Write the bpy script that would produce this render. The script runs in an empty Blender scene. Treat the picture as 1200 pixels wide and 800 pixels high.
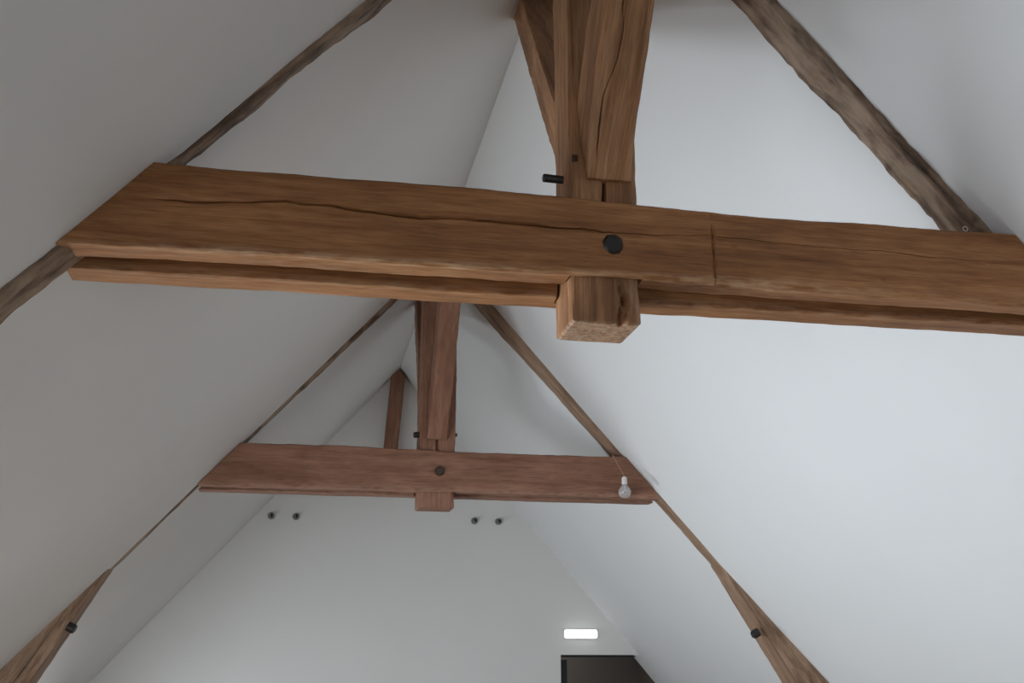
import bpy, bmesh, math, random
from mathutils import Vector, Matrix, noise

# ------------------------------------------------------------------ camera
# metres; the camera's lens is the origin, X across the attic, Y along the ridge, Z up
scene = bpy.context.scene
cam_d = bpy.data.cameras.new('camera')
cam = bpy.data.objects.new('camera', cam_d)
scene.collection.objects.link(cam)
cam_d.sensor_width = 36.0
cam_d.lens = 36.0 * 1224.7 / 1200.0
cam_d.clip_start = 0.02
RT = Vector((0.98136932, -0.19211911, 0.0021225))
UP = Vector((-0.05663299, -0.27869702, 0.95870782))
FW = Vector((0.18359456, 0.94096664, 0.28438498))
M = Matrix((RT, UP, -FW)).transposed().to_4x4()
cam.matrix_world = M
scene.camera = cam

# ------------------------------------------------------------------ sky, lights, exposure
world = bpy.data.worlds.new('overcast_sky')
scene.world = world
world.use_nodes = True
wn = world.node_tree.nodes
wn['Background'].inputs['Color'].default_value = (0.72, 0.84, 1.0, 1)
wn['Background'].inputs['Strength'].default_value = 1.2
vs = scene.view_settings
vs.view_transform = 'Standard'; vs.look = 'None'; vs.gamma = 1.0
vs.use_curve_mapping = False
vs.exposure = 0.07

def area(name, loc, direction, sx, sy, power, col, spread=180):
    l = bpy.data.lights.new(name, 'AREA')
    l.shape = 'RECTANGLE'; l.size = sx; l.size_y = sy
    l.energy = power; l.color = col; l.spread = math.radians(spread)
    o = bpy.data.objects.new(name, l)
    scene.collection.objects.link(o)
    o.location = loc
    d = Vector(direction).normalized()
    o.rotation_euler = d.to_track_quat('-Z', 'Y').to_euler()
    return o

T = 0.8814                 # run per rise of the roof
XR, H = 0.8203, 2.6679     # ridge
N_ = math.hypot(1, T)
FLOOR = -2.03
YB, YG = -3.2, 10.037      # back wall and far gable
INL = Vector((1, 0, -T)).normalized()        # inward normals
INR = Vector((-1, 0, -T)).normalized()
def Lx(z): return XR - (H - z) * T
def Rx(z): return XR + (H - z) * T

DAY = (0.81, 0.905, 1.0)
# daylight through the dormer windows of the left slope and the glazed back gable
# (start, end along Y, sill height, head height, lamp power)
LEFT_WINDOWS = [(-0.9, 0.7, -1.00, 0.40, 34), (2.3, 3.9, -1.00, 0.26, 88), (4.2, 5.3, -1.02, 0.06, 72), (7.0, 8.3, -1.12, -0.34, 50)]
for (a, b, z0, z1, pw) in LEFT_WINDOWS:
    p = Vector((Lx(z0) + 0.34, (a + b) / 2, (z0 + 0.16 + z1) / 2))
    area('window_daylight', p, (1, 0, 0.16), (b - a) * 0.92, (z1 - z0) * 0.7, pw, DAY)
area('window_daylight', (0.6, YB + 0.06, -0.55), (0, 1, 0), 2.6, 1.9, 6, DAY)
area('corridor_fill', (2.9, 12.2, 0.4), (0, 0, -1), 0.4, 0.4, 4.0, (1.0, 0.9, 0.8))  # unseen fill light, added to lift the dark corridor

# ------------------------------------------------------------------ materials
def new_mat(name):
    m = bpy.data.materials.new(name); m.use_nodes = True
    nt = m.node_tree
    return m, nt, nt.nodes, nt.links, nt.nodes['Principled BSDF']

def plain(name, col, rough=0.6, metal=0.0, emit=0.0):
    m, nt, n, l, b = new_mat(name)
    b.inputs['Roughness'].default_value = rough
    b.inputs['Metallic'].default_value = metal
    tc = n.new('ShaderNodeTexCoord'); nz = n.new('ShaderNodeTexNoise')
    nz.inputs['Scale'].default_value = 40; nz.inputs['Detail'].default_value = 4
    l.new(tc.outputs['Object'], nz.inputs['Vector'])
    r = n.new('ShaderNodeValToRGB')
    r.color_ramp.elements[0].color = (*[c * 0.75 for c in col], 1)
    r.color_ramp.elements[1].color = (*[min(1, c * 1.2) for c in col], 1)
    l.new(nz.outputs['Fac'], r.inputs['Fac']); l.new(r.outputs['Color'], b.inputs['Base Color'])
    if emit:
        b.inputs['Emission Color'].default_value = (1, 1, 1, 1)
        b.inputs['Emission Strength'].default_value = emit
    return m

def plaster(name, col):
    m, nt, n, l, b = new_mat(name)
    b.inputs['Roughness'].default_value = 0.85
    tc = n.new('ShaderNodeTexCoord')
    a = n.new('ShaderNodeTexNoise'); a.inputs['Scale'].default_value = 1.3; a.inputs['Detail'].default_value = 5
    l.new(tc.outputs['Object'], a.inputs['Vector'])
    r = n.new('ShaderNodeValToRGB')
    r.color_ramp.elements[0].position = 0.3; r.color_ramp.elements[1].position = 0.7
    r.color_ramp.elements[0].color = (*[c * 0.975 for c in col], 1)
    r.color_ramp.elements[1].color = (*col, 1)
    l.new(a.outputs['Fac'], r.inputs['Fac']); l.new(r.outputs['Color'], b.inputs['Base Color'])
    f = n.new('ShaderNodeTexNoise'); f.inputs['Scale'].default_value = 160; f.inputs['Detail'].default_value = 3
    l.new(tc.outputs['Object'], f.inputs['Vector'])
    bp = n.new('ShaderNodeBump'); bp.inputs['Strength'].default_value = 0.08; bp.inputs['Distance'].default_value = 0.004
    l.new(f.outputs['Fac'], bp.inputs['Height']); l.new(bp.outputs['Normal'], b.inputs['Normal'])
    return m

def wood(name, dark, mid, light, stain=0.35, weather=0.0, pale=(0.42, 0.27, 0.17)):
    """oak; the grain runs along each timber's own X axis"""
    m, nt, n, l, b = new_mat(name)
    b.inputs['Roughness'].default_value = 0.62
    b.inputs['Specular IOR Level'].default_value = 0.3
    tc = n.new('ShaderNodeTexCoord'); oi = n.new('ShaderNodeObjectInfo')
    off = n.new('ShaderNodeVectorMath'); off.operation = 'SCALE'; off.inputs[0].default_value = (7, 11, 5)
    l.new(oi.outputs['Random'], off.inputs['Scale'])
    add = n.new('ShaderNodeVectorMath'); add.operation = 'ADD'
    l.new(tc.outputs['Object'], add.inputs[0]); l.new(off.outputs[0], add.inputs[1])
    def nz(scale3, scale, detail, dist=0.0):
        mp = n.new('ShaderNodeMapping'); mp.inputs['Scale'].default_value = scale3
        l.new(add.outputs[0], mp.inputs['Vector'])
        t = n.new('ShaderNodeTexNoise')
        t.inputs['Scale'].default_value = scale; t.inputs['Detail'].default_value = detail
        t.inputs['Distortion'].default_value = dist
        l.new(mp.outputs[0], t.inputs['Vector'])
        return t.outputs['Fac']
    grain = nz((0.8, 17, 17), 2.2, 9, 0.5)
    fine = nz((6, 110, 110), 2.0, 5)
    blot = nz((1.6 + 2.5 * (weather > 0.5), 5, 5), 1.8 + 0.8 * (weather > 0.5), 9, 0.3)
    pores = nz((2.5, 34, 34), 1.6, 3, 0.4)
    def ramp(fac, stops):
        r = n.new('ShaderNodeValToRGB')
        e = r.color_ramp.elements
        while len(e) < len(stops): e.new(0.5)
        for q, (p, c) in zip(e, stops):
            q.position = p; q.color = (*c, 1) if len(c) == 3 else c
        l.new(fac, r.inputs['Fac']); return r.outputs['Color']
    def mix(mode, fac, c1, c2):
        x = n.new('ShaderNodeMix'); x.data_type = 'RGBA'; x.blend_type = mode
        if isinstance(fac, (int, float)): x.inputs['Factor'].default_value = fac
        else: l.new(fac, x.inputs['Factor'])
        for s, c in ((x.inputs[6], c1), (x.inputs[7], c2)):
            if isinstance(c, tuple): s.default_value = (*c, 1)
            else: l.new(c, s)
        return x.outputs[2]
    c = ramp(grain, [(0.28, dark), (0.5, mid), (0.74, light)])
    c = mix('MULTIPLY', 1.0, c, ramp(fine, [(0.3, (0.74, 0.74, 0.74)), (0.65, (1.14, 1.14, 1.14))]))
    s0 = 1 - stain
    c = mix('MULTIPLY', 1.0, c, ramp(blot, [(0.36, (s0, s0 * 0.95, s0 * 0.9)), (0.62, (1.0, 1.0, 1.0))]))
    c = mix('MIX', ramp(pores, [(0.28, (0.75, 0.75, 0.75)), (0.36, (0, 0, 0))]), c, dark)
    if weather:
        wv = nz((2.2, 6, 6), 1.8, 6, 0.8)
        c = mix('MIX', ramp(wv, [(0.46, (0, 0, 0)), (0.62, (weather,) * 3)]), c, pale)
    # bare pale wood on rubbed arrises; paler undersides are bounce light painted in
    at = n.new('ShaderNodeAttribute'); at.attribute_name = 'wear'
    wm = n.new('ShaderNodeMath'); wm.operation = 'MULTIPLY'
    l.new(at.outputs['Fac'], wm.inputs[0])
    rw = ramp(nz((5, 22, 22), 3.0, 8, 0.3), [(0.36, (0.0,) * 3), (0.66, (1,) * 3)])
    l.new(rw, wm.inputs[1])
    c = mix('MIX', wm.outputs[0], c, pale)
    l.new(c, b.inputs['Base Color'])
    hs = n.new('ShaderNodeMath'); hs.operation = 'ADD'
    l.new(grain, hs.inputs[0]); l.new(fine, hs.inputs[1])
    bp = n.new('ShaderNodeBump'); bp.inputs['Strength'].default_value = 0.35; bp.inputs['Distance'].default_value = 0.003
    l.new(hs.outputs[0], bp.inputs['Height']); l.new(bp.outputs['Normal'], b.inputs['Normal'])
    return m

MW = plaster('white_plaster', (0.80, 0.80, 0.79))
MG = plaster('gable_plaster', (0.80, 0.785, 0.75))
OAK = wood('near_oak', (0.245, 0.095, 0.034), (0.38, 0.166, 0.062), (0.47, 0.226, 0.094), 0.28, pale=(0.60, 0.38, 0.22))
OAKP = wood('post_oak', (0.22, 0.097, 0.043), (0.38, 0.185, 0.084), (0.49, 0.27, 0.14), 0.34, pale=(0.52, 0.38, 0.27))
OAKG = wood('weathered_oak', (0.09, 0.053, 0.034), (0.25, 0.158, 0.102), (0.42, 0.285, 0.19), 0.6, 0.6, (0.46, 0.34, 0.24))
OAKR = wood('far_oak', (0.245, 0.113, 0.07), (0.31, 0.152, 0.095), (0.36, 0.185, 0.118), 0.25, pale=(0.45, 0.28, 0.2))
OAKS = wood('strut_oak', (0.17, 0.097, 0.057), (0.34, 0.21, 0.135), (0.48, 0.325, 0.215), 0.3, 0.3, (0.42, 0.29, 0.19))
PEG = plain('dark_peg_wood', (0.017, 0.012, 0.010), 0.45)
PEGB = plain('brown_peg_wood', (0.05, 0.026, 0.015), 0.6)
STEEL = plain('galvanised_steel', (0.45, 0.42, 0.38), 0.4, 0.8)
DARKM = plain('dark_door_paint', (0.018, 0.018, 0.02), 0.5)
CORR = plaster('corridor_wall', (0.22, 0.20, 0.18))
LITE = plain('lit_diffuser', (0.9, 0.9, 0.9), 0.4, 0, 1.4)
WPLA = plain('white_plastic', (0.75, 0.73, 0.7), 0.35)
GREY = plain('grey_pipe', (0.34, 0.33, 0.32), 0.6)
CORD = plain('clear_brown_cord', (0.34, 0.22, 0.16), 0.4)
FRAME = plain('window_frame_paint', (0.6, 0.6, 0.58), 0.4)

def glass_mat(name, rough=0.02, ior=1.45, col=(1, 1, 1), trans=1.0):
    m, nt, n, l, b = new_mat(name)
    b.inputs['Base Color'].default_value = (*col, 1)
    b.inputs['Transmission Weight'].default_value = 1.0
    b.inputs['Roughness'].default_value = rough
    b.inputs['IOR'].default_value = ior
    b.inputs['Transmission Weight'].default_value = trans
    return m
GLASS = glass_mat('clear_glass', 0.08, trans=0.82)
PANE = glass_mat('window_glass', 0.0, 1.05)

def floor_mat():
    m, nt, n, l, b = new_mat('oak_floorboards')
    b.inputs['Roughness'].default_value = 0.45
    tc = n.new('ShaderNodeTexCoord'); mp = n.new('ShaderNodeMapping'); mp.inputs['Scale'].default_value = (14, 1.2, 1)
    t = n.new('ShaderNodeTexNoise'); t.inputs['Scale'].default_value = 2; t.inputs['Detail'].default_value = 6
    r = n.new('ShaderNodeValToRGB')
    r.color_ramp.elements[0].position = 0.3; r.color_ramp.elements[1].position = 0.7
    r.color_ramp.elements[0].color = (0.17, 0.115, 0.072, 1); r.color_ramp.elements[1].color = (0.27, 0.19, 0.125, 1)
    l.new(tc.outputs['Object'], mp.inputs[0]); l.new(mp.outputs[0], t.inputs['Vector'])
    l.new(t.outputs['Fac'], r.inputs['Fac']); l.new(r.outputs['Color'], b.inputs['Base Color'])
    return m

# ------------------------------------------------------------------ mesh helpers
def link(name, me, mat, parent=None, matrix=None, smooth=None):
    o = bpy.data.objects.new(name, me)
    scene.collection.objects.link(o)
    me.materials.append(mat)
    if matrix is not None: o.matrix_world = matrix
    if parent is not None:
        pw = PW[parent.name]
        o.parent = parent
        o.matrix_local = pw.inverted() @ (matrix if matrix is not None else Matrix())
    PW[o.name] = matrix.copy() if matrix is not None else Matrix()
    if smooth is not None:
        for p in me.polygons: p.use_smooth = True
        me.set_sharp_from_angle(angle=math.radians(smooth))
    return o
PW = {}

def from_bm(bm, name):
    bmesh.ops.recalc_face_normals(bm, faces=bm.faces[:])
    me = bpy.data.meshes.new(name); bm.to_mesh(me); bm.free(); return me

def tag(o, **k):
    for a, b in k.items(): o[a] = b
    return o

def empty(name, loc, label, cat, group=None):
    o = bpy.data.objects.new(name, None)
    scene.collection.objects.link(o)
    o.empty_display_size = 0.1
    o.location = loc
    PW[o.name] = Matrix.Translation(loc)
    tag(o, label=label, category=cat)
    if group: o['group'] = group
    return o

def frame(origin, X, Yv):
    X = Vector(X).normalized(); Yv = Vector(Yv).normalized(); Z = X.cross(Yv).normalized()
    m = Matrix((X, Yv, Z)).transposed().to_4x4(); m.translation = Vector(origin); return m

def box_bm(bm, x0, x1, y0, y1, z0, z1):
    v = [bm.verts.new((x, y, z)) for x in (x0, x1) for y in (y0, y1) for z in (z0, z1)]
    for f in ((0, 1, 3, 2), (4, 6, 7, 5), (0, 4, 5, 1), (2, 3, 7, 6), (0, 2, 6, 4), (1, 5, 7, 3)):
        bm.faces.new([v[i] for i in f])
    return v

def prism(pts, y0, y1):
    """polygon in X-Z pushed along Y"""
    bm = bmesh.new()
    a = [bm.verts.new((x, y0, z)) for x, z in pts]; b = [bm.verts.new((x, y1, z)) for x, z in pts]
    bm.faces.new(a); bm.faces.new(b[::-1])
    n = len(pts)
    for i in range(n): bm.faces.new((a[i], a[(i + 1) % n], b[(i + 1) % n], b[i]))
    return bm

def lathe(prof, seg=20):
    """profile (r, z) turned about Z"""
    bm = bmesh.new(); rings = []
    for r, z in prof:
        if r < 1e-6: rings.append([bm.verts.new((0, 0, z))])
        else: rings.append([bm.verts.new((r * math.cos(2 * math.pi * i / seg), r * math.sin(2 * math.pi * i / seg), z)) for i in range(seg)])
    for a, b in zip(rings, rings[1:]):
        for i in range(seg):
            j = (i + 1) % seg
            if len(a) == 1 and len(b) == 1: continue
            if len(a) == 1: bm.faces.new((a[0], b[i], b[j]))
            elif len(b) == 1: bm.faces.new((a[i], b[0], a[j]))
            else: bm.faces.new((a[i], b[i], b[j], a[j]))
    return bm

def interp(pts, x):
    if x <= pts[0][0]: return pts[0][1]
    for (a, va), (b, vb) in zip(pts, pts[1:]):
        if x <= b:
            t = (x - a) / (b - a)
            if isinstance(va, tuple): return tuple(p + (q - p) * t for p, q in zip(va, vb))
            return va + (vb - va) * t
    return pts[-1][1]

def timber(name, parent, mat, fr, xa, xb, dims, n=60, rough=0.002, wave=0.003, arris=0.008,
           crack=None, disp=None, wear=None, extra=(), seed=0.0, k=5, nb=4, wane=None):
    """Hewn beam in local coordinates. Ring: front (-Y) from top to bottom, bottom, back (+Y), top.
    xa/xb: functions (y,z)->x of the two cut ends.  dims(x)->(ztop,zbot,yfront,yback).
    crack(x)->(z,width,depth) a real split in the front face; disp(x,z)->depth of other dents in the front."""
    x0 = xa(0, 0); x1 = xb(0, 0); L = x1 - x0
    ts = sorted(set([round(i / n, 5) for i in range(n + 1)] + [round((e - x0) / L, 5) for e in extra]))
    verts = []; wear_bounce_v = []; rings = []
    for t in ts:
        xm = x0 + L * t
        zt, zb, yf, yb = dims(xm)
        s = seed
        wob = lambda q, f: noise.noise(Vector((xm * f + s, q, s * 1.7)))
        zt += wave * (wob(1.3, 3) + 0.5 * wob(2.1, 11)); zb += wave * (wob(5.3, 3) + 0.6 * wob(6.1, 13))
        yf += wave * 0.5 * wob(9.3, 2.5); yb += wave * 0.5 * wob(12.3, 2.5)
        r = arris * (1 + 0.7 * wob(20.5, 6)) * min(1, 0.15 + 12 * t, 0.15 + 12 * (1 - t)); r2 = min(1, 0.15 + 12 * t, 0.15 + 12 * (1 - t)) * (wane(xm) if wane else arris) * (1 + 0.6 * wob(25.5, 7))
        ring = []
        def P(y, z, front=False, w=0.0): ring.append((y, z, front, w))
        # front face rows
        za, zc = zt - r, zb + r2
        if crack:
            cz, cw, cd = crack(xm)
            cz = min(max(cz, zc + 0.02), za - 0.02)
            rows = [za + (cz + cw / 2 + 0.004 - za) * i / k for i in range(k + 1)]
            for z in rows: P(yf, z, True)
            P(yf + cd * 0.15, cz + cw / 2, True); P(yf + cd, cz, True); P(yf + cd * 0.15, cz - cw / 2, True)
            rows = [cz - cw / 2 - 0.004 + (zc - cz + cw / 2 + 0.004) * i / k for i in range(k + 1)]
            for z in rows: P(yf, z, True, 1.0 if z < zc + 0.012 else 0)
        else:
            for i in range(2 * k + 1):
                z = za + (zc - za) * i / (2 * k); P(yf, z, True, 1.0 if z < zc + 0.012 else 0)
        for i in range(nb + 1):
            P(yf + r2 + (yb - yf - r2 - r) * i / nb, zb, False, 1.0 if i == 0 else 0.3 if i < nb else 0.3)  # underside kept paler: bounce from below put into the colour
        for i in range(k + 1): P(yb, zb + r + (zt - zb - 2 * r) * i / k)
        for i in range(nb + 1): P(yb - r + (yf + 2 * r - yb) * i / nb, zt)
        idx = []
        for (y, z, fr_, w) in ring:
            x = xa(y, z) + (xb(y, z) - xa(y, z)) * t
            nv = 0.6 * noise.noise_vector(Vector((x * 7 + s, y * 14, z * 14))) + 0.6 * noise.noise_vector(Vector((x * 28 + s, y * 34, z * 34)))
            yy = y + nv.y * rough; zz = z + nv.z * rough
            if fr_ and disp: yy += disp(x, z)
            idx.append(len(verts)); verts.append((x, yy, zz)); wear_bounce_v.append(w * (wear(x) if wear else 0))
        rings.append(idx)
    faces = []
    m = len(rings[0])
    for a, b in zip(rings, rings[1:]):
        for i in range(m):
            j = (i + 1) % m; faces.append((a[i], a[j], b[j], b[i]))
    for rg, rev in ((rings[0], True), (rings[-1], False)):
        c = Vector((0, 0, 0))
        for i in rg: c += Vector(verts[i])
        c /= m; ci = len(verts); verts.append(tuple(c)); wear_bounce_v.append(0)
        for i in range(m):
            j = (i + 1) % m
            faces.append((rg[j], rg[i], ci) if rev else (rg[i], rg[j], ci))
    me = bpy.data.meshes.new(name)
    me.from_pydata(verts, [], faces); me.update()
    bm = bmesh.new(); bm.from_mesh(me); bmesh.ops.recalc_face_normals(bm, faces=bm.faces[:]); bm.to_mesh(me); bm.free()
    at = me.attributes.new('wear', 'FLOAT', 'POINT')
    at.data.foreach_set('value', wear_bounce_v)
    return link(name, me, mat, parent, fr, smooth=38)

def rod(name, parent, mat, base, direction, r, length, taper=1.0, seg=14, square=False, label=None, jag=0.0):
    """a peg: slightly irregular rod from base along direction"""
    seg = 8 if square else seg
    prof = [(0, 0), (r, 0), (r, length * 0.5), (r * taper, length - r * 0.25), (r * taper * 0.82, length), (0, length)]
    bm = lathe(prof, seg)
    for v in bm.verts:
        v.co += noise.noise_vector(v.co * 60 + Vector((base[0], base[1], base[2]))) * jag
    me = from_bm(bm, name)
    d = Vector(direction).normalized()
    m = d.to_track_quat('Z', 'X').to_matrix().to_4x4(); m.translation = Vector(base)
    o = link(name, me, mat, parent, m, smooth=35)
    if label: o['label'] = label
    return o

# ------------------------------------------------------------------ room shell
def struct(name, bm, mat, smooth=None):
    o = link(name, from_bm(bm, name), mat, smooth=smooth); o['kind'] = 'structure'; return o

def slope(name, side, holes, mat):
    """one roof slope: lumpy plaster skin inside, flat outside, openings left out"""
    d = Vector((side * T, 0, -1)).normalized()              # down the slope
    inn = INR if side > 0 else INL
    smax = (H + 1.3) * N_
    ss = set(i * smax / 44 for i in range(45)); ys = set(YB - 0.2 + i * (YG + 0.4 - YB) / 88 for i in range(89))
    for (s0, s1, a, b) in holes: ss |= {s0, s1}; ys |= {a, b}
    ss = sorted(ss); ys = sorted(ys)
    def clean(v, keep):
        o = []
        for q in v:
            if o and q - o[-1] < 0.03:
                if q in keep: o[-1] = q
                continue
            o.append(q)
        return o
    ss = clean(ss, {h[0] for h in holes} | {h[1] for h in holes}); ys = clean(ys, {h[2] for h in holes} | {h[3] for h in holes})
    bm = bmesh.new(); top = {}; out = {}
    for i, s in enumerate(ss):
        for j, y in enumerate(ys):
            p = Vector((XR, y, H)) + d * s
            n = 0.006 * noise.noise(Vector((s * 1.1 + side * 9, y * 0.8, 3))) + 0.0035 * noise.noise(Vector((s * 3.1, y * 2.6, 8 + side)))
            n *= min(1, s / 0.25)
            top[i, j] = bm.verts.new(p + inn * n)
            q = Vector((XR, y, H + 0.16)) + d * s
            out[i, j] = bm.verts.new(q)
    def hole(i, j):
        sc = (ss[i] + ss[i + 1]) / 2; yc = (ys[j] + ys[j + 1]) / 2
        return any(h[0] < sc < h[1] and h[2] < yc < h[3] for h in holes)
    ni, nj = len(ss) - 1, len(ys) - 1
    for i in range(ni):
        for j in range(nj):
            if hole(i, j): continue
            bm.faces.new((top[i, j], top[i, j + 1], top[i + 1, j + 1], top[i + 1, j]))
            bm.faces.new((out[i, j], out[i + 1, j], out[i + 1, j + 1], out[i, j + 1]))
            for (di, dj, a, b) in ((-1, 0, (i, j), (i, j + 1)), (1, 0, (i + 1, j), (i + 1, j + 1)), (0, -1, (i, j), (i + 1, j)), (0, 1, (i, j + 1), (i + 1, j + 1))):
                u, v = i + di, j + dj
                if u < 0 or v < 0 or u >= ni or v >= nj or hole(u, v):
                    bm.faces.new((top[a], top[b], out[b], out[a]))
    return struct(name, bm, mat, smooth=30)

def zs(z): return (H - z) * N_
slope('ceiling_left', -1, [(zs(z1), zs(z0), a, b) for a, b, z0, z1, pw in LEFT_WINDOWS], MW)
slope('ceiling_right', 1, [], MW)

ZK = -1.2
xl, xr_ = Lx(ZK), Rx(ZK)
bm = bmesh.new(); box_bm(bm, xl - 0.2, xr_ + 0.2, YB - 0.2, 13.2, FLOOR - 0.15, FLOOR); struct('floor', bm, floor_mat())
bm = bmesh.new(); box_bm(bm, xl - 0.16, xl, YB - 0.2, YG + 0.2, FLOOR, ZK + 0.12); struct('wall_left', bm, MW)
bm = bmesh.new(); box_bm(bm, xr_, xr_ + 0.16, YB - 0.2, YG + 0.2, FLOOR, ZK + 0.12); struct('wall_right', bm, MW)
# far gable with the doorway cut out of it
DX0, DX1, DZ = 2.434, 3.62, -0.028
GT = 0.22
bm = prism([(xl, FLOOR), (DX0, FLOOR), (DX0, DZ), (Rx(DZ) + 0.04, DZ), (XR + 0.02, H + 0.02), (XR - 0.02, H + 0.02), (xl - 0.02, ZK)], YG, YG + GT)
b2 = prism([(DX1, FLOOR), (xr_, FLOOR), (xr_ + .02, ZK), (DX1, Rx(0) and H - (DX1 - XR) / T + 0.03)], YG, YG + GT)
me2 = bpy.data.meshes.new('t'); b2.to_mesh(me2); b2.free(); bm.from_mesh(me2); bpy.data.meshes.remove(me2)
struct('wall_far', bm, MG)
# back gable with a glazed opening behind the camera
W0, W1, WB, WT = -0.75, 1.95, -1.55, 0.45
for k_, pts in enumerate(([(xl, FLOOR), (W0, FLOOR), (W0, WT), (W0, 0.88), (xl, ZK)],
            [(W1, FLOOR), (xr_, FLOOR), (xr_, ZK), (W1, 1.38)],
            [(W0, FLOOR), (W1, FLOOR), (W1, WB), (W0, WB)],
            [(W0, WT), (W1, WT), (W1, 1.38), (XR, H), (W0, 0.88)])):
    b2 = prism(pts, YB - 0.2, YB)
    if k_ == 0: bm = b2
    else:
        me2 = bpy.data.meshes.new('t'); b2.to_mesh(me2); b2.free(); bm.from_mesh(me2); bpy.data.meshes.remove(me2)
struct('wall_back', bm, MW)

def window(name, fr, w, h, bars=1):
    """frame in local X (width) and Z (height), set in its opening; pane as a part"""
    bm = bmesh.new(); t = 0.06
    box_bm(bm, -w / 2, w / 2, -0.03, 0.03, -h / 2, -h / 2 + t); box_bm(bm, -w / 2, w / 2, -0.03, 0.03, h / 2 - t, h / 2)
    box_bm(bm, -w / 2, -w / 2 + t, -0.03, 0.03, -h / 2 + t, h / 2 - t); box_bm(bm, w / 2 - t, w / 2, -0.03, 0.03, -h / 2 + t, h / 2 - t)
    for i in range(1, bars + 1):
        x = -w / 2 + w * i / (bars + 1); box_bm(bm, x - 0.025, x + 0.025, -0.025, 0.025, -h / 2 + t, h / 2 - t)
    o = link(name, from_bm(bm, name), FRAME, None, fr); o['kind'] = 'structure'
    bm = bmesh.new(); box_bm(bm, -w / 2 + t, w / 2 - t, -0.004, 0.004, -h / 2 + t, h / 2 - t)
    link('pane', from_bm(bm, 'pane'), PANE, o, fr)
for i, (a, b, WZ0, WZ1, pw) in enumerate(LEFT_WINDOWS):
    xw = Lx(WZ0)
    window('window_%d' % (i + 1), frame((xw - 0.03, (a + b) / 2, (WZ0 + 0.16 + WZ1) / 2), (0, 1, 0), (-1, 0, 0)), b - a, WZ1 - WZ0 - 0.16, 1)
    bm = bmesh.new(); box_bm(bm, xw - 0.12, Lx(WZ1) - 0.005, a - 0.06, b + 0.06, WZ1 + 0.005, WZ1 + 0.09)
    for (u, v) in ((a - 0.06, a - 0.002), (b + 0.002, b + 0.06)):
        b2 = prism([(xw - 0.1, WZ0 - 0.05 + 0.16), (xw - 0.1, WZ1), (Lx(WZ1), WZ1 + 0.004), (xw, WZ0 + 0.01)], u, v)
        me2 = bpy.data.meshes.new('t'); b2.to_mesh(me2); b2.free(); bm.from_mesh(me2); bpy.data.meshes.remove(me2)
    struct('wall_dormer_%d' % (i + 1), bm, MW)
window('window_5', frame(((W0 + W1) / 2, YB - 0.1, (WB + WT) / 2), (1, 0, 0), (0, 1, 0)), W1 - W0, WT - WB, 2)

# doorway: dark frame, corridor beyond it
def bx(name, dims_, mat, parent=None, kind=None):
    bm = bmesh.new(); box_bm(bm, *dims_); o = link(name, from_bm(bm, name), mat, parent)
    if kind: o['kind'] = kind
    return o
dr = bx('door_1', (DX0 + 0.005, DX0 + 0.085, YG + 0.10, YG + GT + 0.02, FLOOR, DZ - 0.045), DARKM, kind='structure')
bx('door_head', (DX0 + 0.005, Rx(DZ) + .1, YG + 0.14, YG + GT, DZ - 0.022, DZ - 0.002), DARKM, dr)
bx('wall_corridor_left', (DX0 - 1.0, DX0 - 0.9, YG + GT, 13.0, FLOOR, 0.6), CORR, kind='structure')
bx('wall_corridor_right', (DX1 + 0.5, DX1 + 0.6, YG + GT, 13.0, FLOOR, 0.6), CORR, kind='structure')
bx('wall_corridor_end', (DX0 - 1.0, DX1 + 0.6, 13.0, 13.1, FLOOR, 0.6), CORR, kind='structure')
bx('ceiling_corridor', (DX0 - 1.0, DX1 + 0.6, YG + GT, 13.1, 0.5, 0.6), CORR, kind='structure')

# ------------------------------------------------------------------ trusses
FY = Vector((0, 1, 0))
def collar(parent, mat, y0, thick, zt, zb, x_off=0, post=None, notch=0.0, rear=False, **kw):
    """collar board between the two slopes; notched over the post"""
    gap = 0.0
    la = lambda y, z: Lx(z) - XR + 0.004 - 0.03 * rear
    lb = lambda y, z: Rx(z) - XR - 0.004
    fr = Matrix.Translation((XR, 0, 0))
    p0, p1 = post[0] - XR, post[1] - XR
    def dims(x):
        yf, yb = y0, y0 + thick
        if p0 <= x <= p1:
            if rear: yf += notch
            else: yb -= notch
        return (zt(x), zb(x), yf, yb)
    e = [p0 - 0.002, p0 + 0.001, p1 - 0.001, p1 + 0.002] + list(kw.pop('extra', ()))
    # the cut follows the roof, so x runs from Lx(z) to Rx(z) at every height
    return timber('collar_board', parent, mat, fr, lambda y, z: la(y, z if (y or z) else 1.1), lambda y, z: lb(y, z if (y or z) else 1.1), dims, extra=e, **kw)

def rafter(parent, mat, side, stations, seed, **kw):
    """stations: (z along the slope, (front Y, back Y, height below the plaster))"""
    if side > 0: X = Vector((T, 0, -1)).normalized(); Z = Vector((1, 0, T)).normalized()
    else: X = Vector((T, 0, 1)).normalized(); Z = Vector((-1, 0, T)).normalized()
    fr = frame((XR, 0, H), X, FY)
    s_of = (lambda z: (H - z) * N_) if side > 0 else (lambda z: -(H - z) * N_)
    st = sorted([(s_of(z), v) for z, v in stations])
    def dims(x):
        yf, yb, h = interp(st, x)
        return (0.05, -h, yf, yb)
    a, b = st[0][0], st[-1][0]
    return timber('rafter', parent, mat, fr, lambda y, z: a, lambda y, z: b, dims, seed=seed, **kw)

def post(parent, mat, x0, x1, y0, y1, zb, zt, **kw):
    fr = frame(((x0 + x1) / 2, 0, 0), (0, 0, 1), (0, 1, 0))      # local Z = -X world
    hw = (x1 - x0) / 2
    return timber('king_post', parent, mat, fr, lambda y, z: zb, lambda y, z: zt, lambda x: (hw, -hw, y0, y1), **kw)

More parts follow.
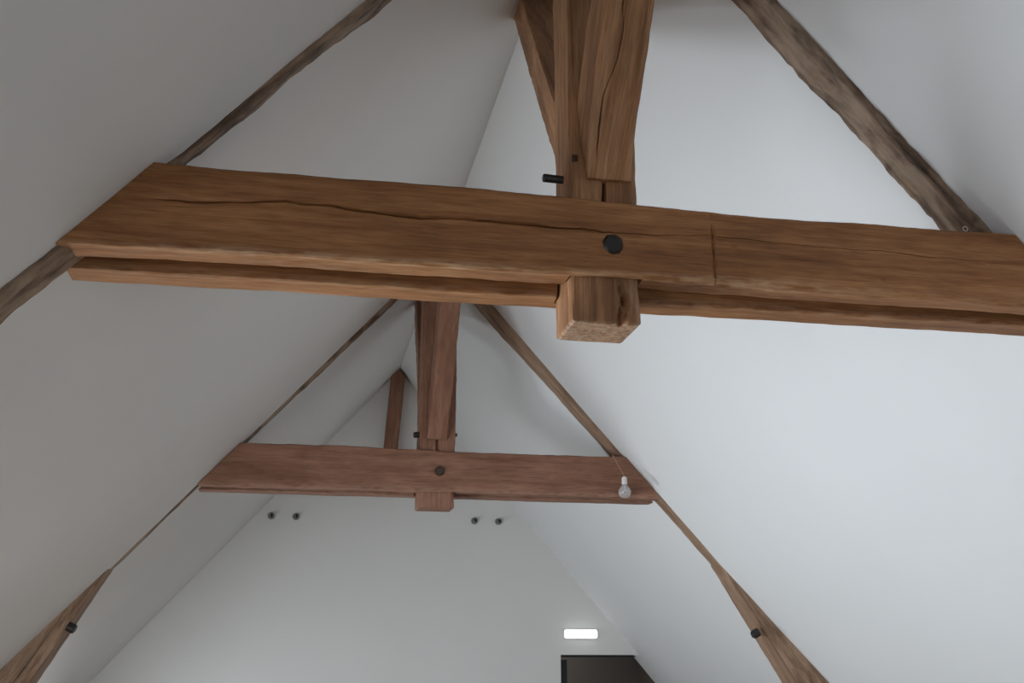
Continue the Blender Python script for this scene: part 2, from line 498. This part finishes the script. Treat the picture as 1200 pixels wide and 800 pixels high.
SL = math.radians(50)
def ridge_brace(parent, mat, cx_bot, cx_top, hw, y, z, thick, length, toward, sides=None, deg=50, **kw):
    """brace in the plane of the ridge. (y,z): where its camera-side face leaves the post"""
    c, s = math.cos(math.radians(deg)), math.sin(math.radians(deg))
    if sides is None: sides = [(0, (cx_bot - hw, cx_bot + hw)), (length, (cx_top - hw, cx_top + hw))]
    if toward:
        X = (0, -c, s); Yv = (0, s, c)
        fr = frame((0, y, z), X, Yv)          # local Z = -X world; front = underside
        # lower end cut level at z
        xa = lambda yl, zl: -yl * c / s if (yl or zl) else 0.0
        dims = lambda x: (-interp(sides, x)[0], -interp(sides, x)[1], 0.0, thick)
    else:
        X = (0, c, s); Yv = (0, -s, c)
        fr = frame((0, y, z), X, Yv)          # local Z = +X world; front = underside, back = upper side
        xa = lambda yl, zl: (yl * s / c - 0.03 / c) if (yl or zl) else 0.0   # ends just inside the post
        dims = lambda x: (interp([(0, cx_bot), (length, cx_top)], x) + hw, interp([(0, cx_bot), (length, cx_top)], x) - hw, 0.0, thick)
    return timber('ridge_brace', parent, mat, fr, xa, lambda yl, zl: length, dims, **kw)

# ---- near truss
t1 = empty('roof_truss', (XR, 2.75, 1.0), 'large near oak roof truss, double collar with long split and dark peg head', 'roof truss', 'oak roof trusses')
top1 = [(-1.27, 1.229), (-0.893, 1.233), (-0.44, 1.234), (0.05, 1.226), (0.45, 1.219), (0.86, 1.224), (1.27, 1.229)]
bot1 = [(-1.47, 0.983), (-0.9, 0.992), (0.0, 1.0), (1.5, 1.0)]
crk1 = [(a - XR, z) for a, z in [(-0.468, 1.124), (-0.308, 1.128), (-0.2, 1.142), (-0.135, 1.149), (-0.02, 1.146), (0.045, 1.141), (0.15, 1.137), (0.229, 1.131), (0.32, 1.138), (0.417, 1.139), (0.609, 1.135), (0.794, 1.134), (0.856, 1.130), (0.98, 1.137), (1.102, 1.146), (1.269, 1.141), (1.4, 1.137), (1.537, 1.137), (1.68, 1.139), (1.815, 1.132), (2.088, 1.135)]]
cw1 = [(-1.30, (0.0, 0.0)), (-1.24, (0.003, 0.012)), (-1.05, (0.005, 0.02)), (-0.6, (0.007, 0.03)), (-0.3, (0.006, 0.025)), (-0.06, (0.005, 0.02)), (0.02, (0.002, 0.004)), (0.3, (0.002, 0.005)), (0.7, (0.002, 0.004)), (0.9, (0.0025, 0.006)), (1.2, (0.001, 0.001))]
def crack1(x):
    w, d = interp(cw1, x)
    j = noise.noise(Vector((x * 9, 4, 4)))
    return (interp(crk1, x) + 0.004 * noise.noise(Vector((x * 14, 0, 0))) + 0.002 * noise.noise(Vector((x * 50, 3, 0))), max(0.0008, w * 1.25 * (1 + 0.8 * j)), d * (1 + 0.4 * j))
VX = 1.100 - XR
def disp1(x, z):
    # narrow vertical split across the board and a few dents
    xc = VX + 0.006 * noise.noise(Vector((z * 22, 1, 1))) + (0.012 if z > 1.2 else 0) * (z - 1.2) / 0.03
    d = 0.010 * max(0, 1 - abs(x - xc) / 0.0045) if z > 1.01 else 0
    for (kx, kz, r, dp) in ((1.165, 1.112, 0.010, 0.008), (1.62, 1.053, 0.011, 0.008), (0.735, 1.063, 0.010, 0.006)):
        q = math.hypot((x + XR - kx) / 1.4, z - kz)
        d += dp * max(0, 1 - q / r)
    return d
ext = [VX + q for q in (-0.012, -0.009, -0.006, -0.003, 0, 0.003, 0.006, 0.009, 0.012)] + [v - XR + q for v in (1.165, 1.62, 0.735) for q in (-0.012, -0.006, 0, 0.006, 0.012)]
P1 = (0.687, 0.885)
cf1 = collar(t1, OAK, 2.629, 0.09, lambda x: interp(top1, x), lambda x: interp(bot1, x), post=P1, notch=0.07, n=220, k=9,
       rough=0.0016, wave=0.0035, arris=0.006, wane=lambda x: interp([(-1.4, .003), (-0.9, .005), (0, .007), (0.3, .016), (1.4, .018)], x), crack=crack1, disp=disp1,
       wear=lambda x: interp([(-1.5, .5), (-1, .9), (0, .7), (0.4, .9), (0.9, .3), (1.5, .2)], x), extra=ext, seed=2.0)
cf1['label'] = 'front collar board with a long split and a dark peg head'
cr1 = collar(t1, OAK, 2.790, 0.10, lambda x: 1.215, lambda x: 0.978 + 0.006 * (x + 1), post=P1, notch=0.052, rear=True, n=110, wave=0.003, seed=7.0, rough=0.001,
       arris=0.004, wear=lambda x: 0.5)
cr1['label'] = 'rear collar board showing below the front one'
# king post with the mortise slot under the brace, bevelled foot with an open shake
def post_disp(slot, foot, zb):
    def f(x, z):          # local x = height, local z = -(X - centre)
        d = 0
        a, b, zc, w, dp = slot
        if a < x < b: d += dp * max(0, 1 - (abs(z - zc) / w) ** 2)
        if foot:
            a, b, zc, w, dp = foot
            zz = zc + 0.006 * math.sin((x - a) * 60)
            if a < x < b: d += dp * max(0, 1 - abs(z - zz) / w) * min(1, (b - x) / 0.05) * min(1, 0.4 + (x - a) / 0.03)
        return d
    return f
kp1 = post(t1, OAKP, 0.685, 0.885, 2.65, 2.84, 0.869, H + 0.15, n=150, k=12, rough=0.003, wave=0.004, arris=0.010,
     disp=post_disp((1.2, 1.34, 0.0, 0.006, 0.04), (0.86, 1.0, -0.048, 0.014, 0.04), .869), seed=11.0,
     wane=lambda x: 0.024 if x < 1.0 else 0.010, extra=[0.875, 0.88], wear=lambda x: 0.4 if x < 1 else 0.1)
# bevel its foot: the lowest ring pulled in; its end grain is bare and pale
for v, a in zip(kp1.data.vertices, kp1.data.attributes['wear'].data):
    if v.co.x < 0.872: a.value = 0.9
for v in kp1.data.vertices:
    if v.co.x < 0.8735:
        v.co.y = 2.745 + (v.co.y - 2.745) * 0.93; v.co.z *= 0.92
fb1 = ridge_brace(t1, OAKP, 0.796, 0.800, 0.064, 2.634, 1.297, 0.17, 1.72, True, sides=[(-0.2, (0.735, 0.864)), (0, (0.733, 0.862)), (0.143, (0.716, 0.850)), (0.36, (0.706, 0.846)), (0.5, (0.704, 0.843)), (1.8, (0.71, 0.85))], n=130, k=10, rough=0.0025, wave=0.0025, arris=0.006, seed=16.0,
    crack=lambda x: (-interp([(0.08, 0.718), (0.14, 0.722), (0.25, 0.744), (0.34, 0.766), (0.42, 0.768), (0.47, 0.756), (0.6, 0.75)], x), interp([(0.05, 0.0008), (0.1, 0.004), (0.15, 0.006), (0.26, 0.0025), (0.33, 0.002), (0.37, 0.004), (0.42, 0.003), (0.45, 0.001), (0.47, 0.004), (0.6, 0.004)], x), interp([(0.06, 0.0), (0.1, 0.02), (0.2, 0.02), (0.28, 0.004), (0.36, 0.012), (0.44, 0.003), (0.48, 0.015), (0.6, 0.015)], x)),
    wear=lambda x: 0.1)
fb1['label'] = 'brace rising from the king post towards the viewer'
rb1 = ridge_brace(t1, OAKP, 0.762, 0.822, 0.072, 2.84, 1.42, 0.135, 1.58, False, n=90, rough=0.0035, wave=0.003, arris=0.008, seed=23.0)
rb1['label'] = 'darker brace rising away behind the king post'
ra = rafter(t1, OAKG, -1, [(H - 0.05, (2.70, 2.80, 0.035)), (1.9, (2.69, 2.785, 0.020)), (1.6, (2.695, 2.770, 0.014)), (1.3, (2.70, 2.77, 0.012)), (1.2, (2.67, 2.78, 0.02)), (1.0, (2.65, 2.77, 0.022)), (0.6, (2.64, 2.76, 0.022)), (-1.15, (2.64, 2.76, 0.03))], 31.0, n=220, rough=0.006, wave=0.005, arris=0.012)
ra['label'] = 'left rafter, thin grey strip against the plaster'
rc = rafter(t1, OAKG, 1, [(H - 0.05, (2.70, 2.85, 0.02)), (1.9, (2.70, 2.85, 0.022)), (1.6, (2.705, 2.845, 0.020)), (1.3, (2.70, 2.845, 0.024)), (1.0, (2.70, 2.83, 0.03)), (-1.15, (2.66, 2.80, 0.04))], 38.0, n=260, rough=0.009, wave=0.007, arris=0.012)
rc['label'] = 'right rafter, broad weathered grey timber'
rod('wooden_peg', cf1, PEG, (0.801, 2.650, 1.096), (0, -1, 0), 0.033, 0.030, 0.88, 24, jag=0.005, label='round black peg head')
rod('wooden_peg', kp1, PEG, (0.70, 2.74, 1.333), (-1, 0, 0.03), 0.0125, 0.074, 1.05, square=True, jag=0.0008, label='black peg standing out to the left')
rod('wooden_peg', kp1, PEG, (0.87, 2.75, 1.385), (1, 0, 0), 0.010, 0.026, 1.0, square=True, jag=0.0008, label='short black peg stub on the right')
bm = bmesh.new(); box_bm(bm, -0.0075, 0.0075, -0.006, 0.004, -0.010, 0.010)
bmesh.ops.bevel(bm, geom=bm.edges[:], offset=0.0015, segments=1, affect='EDGES')
link('plug', from_bm(bm, 'plug'), PEGB, kp1, Matrix.Translation((0.700, 2.652, 1.362)))['label'] = 'small square plug in the post face'
# small steel eye screwed into the collar's top edge
def torus(R_, r, seg=18, sr=8):
    bm = bmesh.new(); rings = []
    for i in range(seg):
        a = 2 * math.pi * i / seg
        rings.append([bm.verts.new(((R_ + r * math.cos(2 * math.pi * j / sr)) * math.cos(a), r * math.sin(2 * math.pi * j / sr), (R_ + r * math.cos(2 * math.pi * j / sr)) * math.sin(a))) for j in range(sr)])
    for i in range(seg):
        for j in range(sr):
            bm.faces.new((rings[i][j], rings[(i + 1) % seg][j], rings[(i + 1) % seg][(j + 1) % sr], rings[i][(j + 1) % sr]))
    return bm
link('eye_screw', from_bm(torus(0.0075, 0.0018), 'eye_screw'), STEEL, cf1, Matrix.Translation((1.912, 2.624, 1.232)), smooth=60)['label'] = 'small steel ring at the top edge'

# ---- second truss
Y2 = 6.629
t2 = empty('roof_truss', (XR, Y2 + 0.1, 1.0), 'smaller oak roof truss behind the near one, light bulb hanging at its collar', 'roof truss', 'oak roof trusses')
P2 = (0.690, 0.925)
cf2 = collar(t2, OAKR, Y2, 0.09, lambda x: interp([(-1.3, 1.246), (-.4, 1.25), (.0, 1.238), (1.3, 1.243)], x), lambda x: interp([(-1.5, 0.975), (0, .978), (1.5, .972)], x), post=P2, notch=0.07, n=110,
       wave=0.006, arris=0.007, seed=43.0, wear=lambda x: 0.6, crack=lambda x: (1.13 + 0.02 * noise.noise(Vector((x * 2, 9, 9))), 0.0012, 0.002))
cf2['label'] = 'front collar board with a dark peg head'
cr2 = collar(t2, OAKR, Y2 + 0.185, 0.11, lambda x: 1.23, lambda x: 0.972, post=P2, notch=0.035, rear=True, n=70, wave=0.003, arris=0.004, seed=47.0, wear=lambda x: 0.5)
cr2['label'] = 'rear collar board, only its lower edge showing'
kp2 = post(t2, OAKR, P2[0] + .002, P2[1] - .002, Y2 + 0.022, Y2 + 0.215, 0.876, H + 0.15, n=120, k=12, rough=0.003, wave=0.005, arris=0.010,
     disp=post_disp((1.2, 1.335, 0.0, 0.011, 0.03), None, 0.876), seed=53.0, wane=lambda x: 0.022 if x < 1.0 else 0.010, extra=[0.882, 0.887])
for v in kp2.data.vertices:
    if v.co.x < 0.8805:
        v.co.y = Y2 + 0.12 + (v.co.y - Y2 - 0.12) * 0.93; v.co.z *= 0.92
fb2 = ridge_brace(t2, OAKR, 0.803, 0.815, 0.064, Y2 + 0.004, 1.318, 0.17, 1.58, True, deg=57, n=70, k=6, rough=0.003, wave=0.004, arris=0.006, seed=57.0)
fb2['label'] = 'brace rising from the king post towards the viewer'
rb2 = ridge_brace(t2, OAKR, 0.765, 0.80, 0.075, Y2 + 0.215, 1.60, 0.15, 1.35, False, n=50, rough=0.004, wave=0.006, seed=61.0)
rb2['label'] = 'brace rising away behind the king post'
rl2 = rafter(t2, OAKG, -1, [(H - 0.05, (6.70, 6.80, 0.03)), (1.9, (6.71, 6.79, 0.02)), (1.3, (6.71, 6.78, 0.010)), (1.0, (6.66, 6.72, 0.004)), (0.5, (6.66, 6.72, 0.004)), (-1.15, (6.66, 6.72, 0.006))], 67.0, n=130, rough=0.003, wave=0.006, arris=0.008)
rl2['label'] = 'left rafter, hairline strip against the plaster'
rr2 = rafter(t2, OAKS, 1, [(H - 0.05, (6.70, 6.83, 0.065)), (2.0, (6.685, 6.82, 0.05)), (1.3, (6.67, 6.81, 0.026)), (0.97, (6.62, 6.74, 0.016)), (0.6, (6.61, 6.72, 0.016)), (-1.15, (6.61, 6.72, 0.01))], 71.0, n=130, rough=0.003, wave=0.006, arris=0.008)
rr2['label'] = 'right rafter, narrow brown timber'
def strut(side, px, pz, dx, yf, seed):
    """lower post of the truss leaving the roof slope and running down to the floor"""
    X = Vector((dx, 0, -1)).normalized()
    fr = frame((px, 0, pz), X, FY)            # right: local Z = outward-up ; left: mirrored
    fr.translation = fr.translation - X * 0.10
    out = 1 if side > 0 else -1
    L = (pz - FLOOR) / abs(X.z) + 0.10
    wd = 0.30
    zt = wd if fr.col[2][0] * side > 0 else 0.0
    top_at = lambda x: min(wd, 0.03 + x * 0.30)
    def dims(x):
        y0 = interp([(0, yf), (0.9, yf - 0.10), (1.3, yf - 0.16), (L, yf - 0.17)], x)
        w = top_at(x)
        return (w, 0, y0, yf + 0.15) if fr.col[2][0] * side > 0 else (0, -w, y0, yf + 0.15)
    # sloping foot cut level with the floor
    xb = lambda y, z: L - 0.002 + (z * (fr.col[2][2]) / abs(X.z) if (y or z) else 0)
    return timber('strut', parent_t2, OAKS, fr, lambda y, z: 0.0, xb, dims, n=120, k=6, rough=0.004, wave=0.003, arris=0.008, seed=seed,
                  crack=(lambda x: ((0.12 if side > 0 else -0.11) + 0.05 * math.sin(x * 2.2), 0.004, 0.010)))
parent_t2 = t2
s_r = strut(1, 2.655, 0.600, 0.61, 6.62, 81.0); s_r['label'] = 'right strut, pale oak widening towards the floor'
s_l = strut(-1, -1.080, 0.545, -0.545, 6.62, 87.0); s_l['label'] = 'left strut, pale oak widening towards the floor'
rod('wooden_peg', cf2, PEGB, (0.822, Y2 + 0.015, 1.108), (0, -1, 0), 0.032, 0.035, 0.9, 16, jag=0.003, label='dark round peg head')
rod('wooden_peg', kp2, PEG, (0.70, Y2 + 0.02 + .06, 1.355), (-1, 0, 0), 0.020, 0.045, 1.0, 12, jag=0.003, label='dark peg end on the left')
rod('wooden_peg', kp2, PEG, (0.915, Y2 + .08, 1.365), (1, 0, 0), 0.013, 0.026, 1.0, 10, jag=0.002, label='dark peg end on the right')
rod('wooden_peg', s_r, PEG, (2.90, 6.56, 0.125), (-0.875, -0.1, -0.484), 0.028, 0.045, 0.95, 12, jag=0.003, label='black peg end')
rod('wooden_peg', s_l, PEG, (-1.30, 6.56, 0.135), (0.89, -0.1, -0.455), 0.028, 0.045, 0.95, 12, jag=0.003, label='black peg end')

# ---- post standing against the far gable, head cut to the ridge
g = timber('gable_post', None, OAKR, frame((0.729, 9.96, 1.45), (0.067, 0, 1), FY), lambda y, z: 0.0, lambda y, z: 1.200 - abs(z) * 1.13,
           lambda x: (0.066, -0.066, -0.06, 0.07), n=40, rough=0.0015, wave=0.002, seed=91.0)
tag(g, label='short slim reddish oak post against the far gable, its pointed head under the ridge', category='post')

# ------------------------------------------------------------------ small things
# clear bulb on a cord
bl = empty('light_bulb', (2.033, 6.56, 1.005), 'clear glass light bulb with white cap hanging on a thin cord before the middle truss', 'light bulb')
prof = [(0.0, -0.044), (0.012, -0.042), (0.028, -0.035), (0.039, -0.022), (0.043, -0.006), (0.040, 0.010), (0.030, 0.026), (0.019, 0.038), (0.015, 0.046), (0.0145, 0.050),
        (0.0130, 0.050), (0.0135, 0.045), (0.0175, 0.037), (0.0285, 0.025), (0.0385, 0.010), (0.0415, -0.006), (0.0375, -0.021), (0.027, -0.0335), (0.0115, -0.0405), (0.0, -0.0425)]
link('glass_globe', from_bm(lathe(prof, 28), 'glass_globe'), GLASS, bl, Matrix.Translation((2.033, 6.56, 1.005)), smooth=60)
link('cap', from_bm(lathe([(0, 0.046), (0.0165, 0.046), (0.018, 0.05), (0.0175, 0.086), (0.014, 0.094), (0.005, 0.098), (0, 0.098)], 20), 'cap'), WPLA, bl, Matrix.Translation((2.033, 6.56, 1.005)), smooth=40)['label'] = 'white cap'
# filament support inside
bm = bmesh.new()
def tube(pts, r, seg=8):
    bm = bmesh.new(); rings = []
    pts = [Vector(p) for p in pts]
    for i, p in enumerate(pts):
        d = (pts[min(i + 1, len(pts) - 1)] - pts[max(i - 1, 0)]).normalized()
        a = d.orthogonal().normalized() if abs(d.x) > .9 else d.cross(Vector((1, 0, 0))).normalized()
        b = d.cross(a)
        rings.append([bm.verts.new(p + (a * math.cos(2 * math.pi * j / seg) + b * math.sin(2 * math.pi * j / seg)) * r) for j in range(seg)])
    for u, v in zip(rings, rings[1:]):
        for j in range(seg): bm.faces.new((u[j], u[(j + 1) % seg], v[(j + 1) % seg], v[j]))
    bm.faces.new(rings[0][::-1]); bm.faces.new(rings[-1])
    return bm
fil = [(0, 0, 0.05), (0, 0, 0.02)] + [(0.014 * math.sin(a), 0.004 * math.cos(a), 0.012 - 0.016 * (a / 6.0)) for a in [i * 0.5 for i in range(13)]]
link('filament', from_bm(tube(fil, 0.0022), 'filament'), WPLA, bl, Matrix.Translation((2.033, 6.56, 1.005)), smooth=60)
pts = [(1.975, 6.625, 1.262), (1.982, 6.612, 1.235), (1.995, 6.59, 1.19), (2.012, 6.572, 1.15), (2.026, 6.563, 1.12), (2.033, 6.56, 1.102)]
link('cord', from_bm(tube(pts, 0.0028), 'cord'), CORD, bl, Matrix(), smooth=60)

# emergency light over the doorway
el = empty('emergency_light', (2.628, YG, 0.163), 'lit white rectangular light fitting on the gable above the dark doorway', 'light')
bm = bmesh.new(); box_bm(bm, -0.168, 0.168, -0.02, 0.0, -0.047, 0.047)
bmesh.ops.bevel(bm, geom=bm.edges[:], offset=0.004, segments=2, affect='EDGES')
link('housing', from_bm(bm, 'housing'), WPLA, el, Matrix.Translation((2.628, YG, 0.163)))
bm = bmesh.new(); box_bm(bm, -0.160, 0.160, -0.05, -0.0202, -0.040, 0.040)
bmesh.ops.bevel(bm, geom=bm.edges[:], offset=0.012, segments=3, affect='EDGES')
link('diffuser', from_bm(bm, 'diffuser'), LITE, el, Matrix.Translation((2.628, YG, 0.163)))['label'] = 'glowing white diffuser'

# four small wall pipes with a dark cable stub
where = ['leftmost of the four', 'second from the left', 'third from the left', 'rightmost of the four']
for i, (x, z) in enumerate([(-0.320, 1.208), (-0.094, 1.206), (1.593, 1.209), (1.827, 1.207)]):
    o = empty('wall_pipe', (x, YG, z), 'small round pipe end with dark cable stub on the far gable, ' + where[i], 'pipe', 'pipe ends on the far gable')
    m = Matrix.Rotation(math.radians(90), 4, 'X'); m.translation = Vector((x, YG, z))
    link('pipe_ring', from_bm(lathe([(0.024, 0), (0.034, 0), (0.034, 0.010), (0.030, 0.014), (0.024, 0.012), (0.024, 0.002), (0.0, 0.002)], 20), 'pipe_ring'), GREY, o, m, smooth=40)
    link('cable_stub', from_bm(tube([(0, 0, 0.006), (0, -0.003, -0.04), (0.002 * (i % 2), -0.02, -0.056), (0.003, -0.030, -0.060)], 0.011, 10), 'cable_stub'), PEG, o,
         Matrix.Translation((x + 0.004, YG - 0.004, z + .012)) @ Matrix.Rotation(0.0, 4, 'X') @ Matrix(((1, 0, 0, 0), (0, 0, 1, 0), (0, 1, 0, 0), (0, 0, 0, 1))), smooth=50)
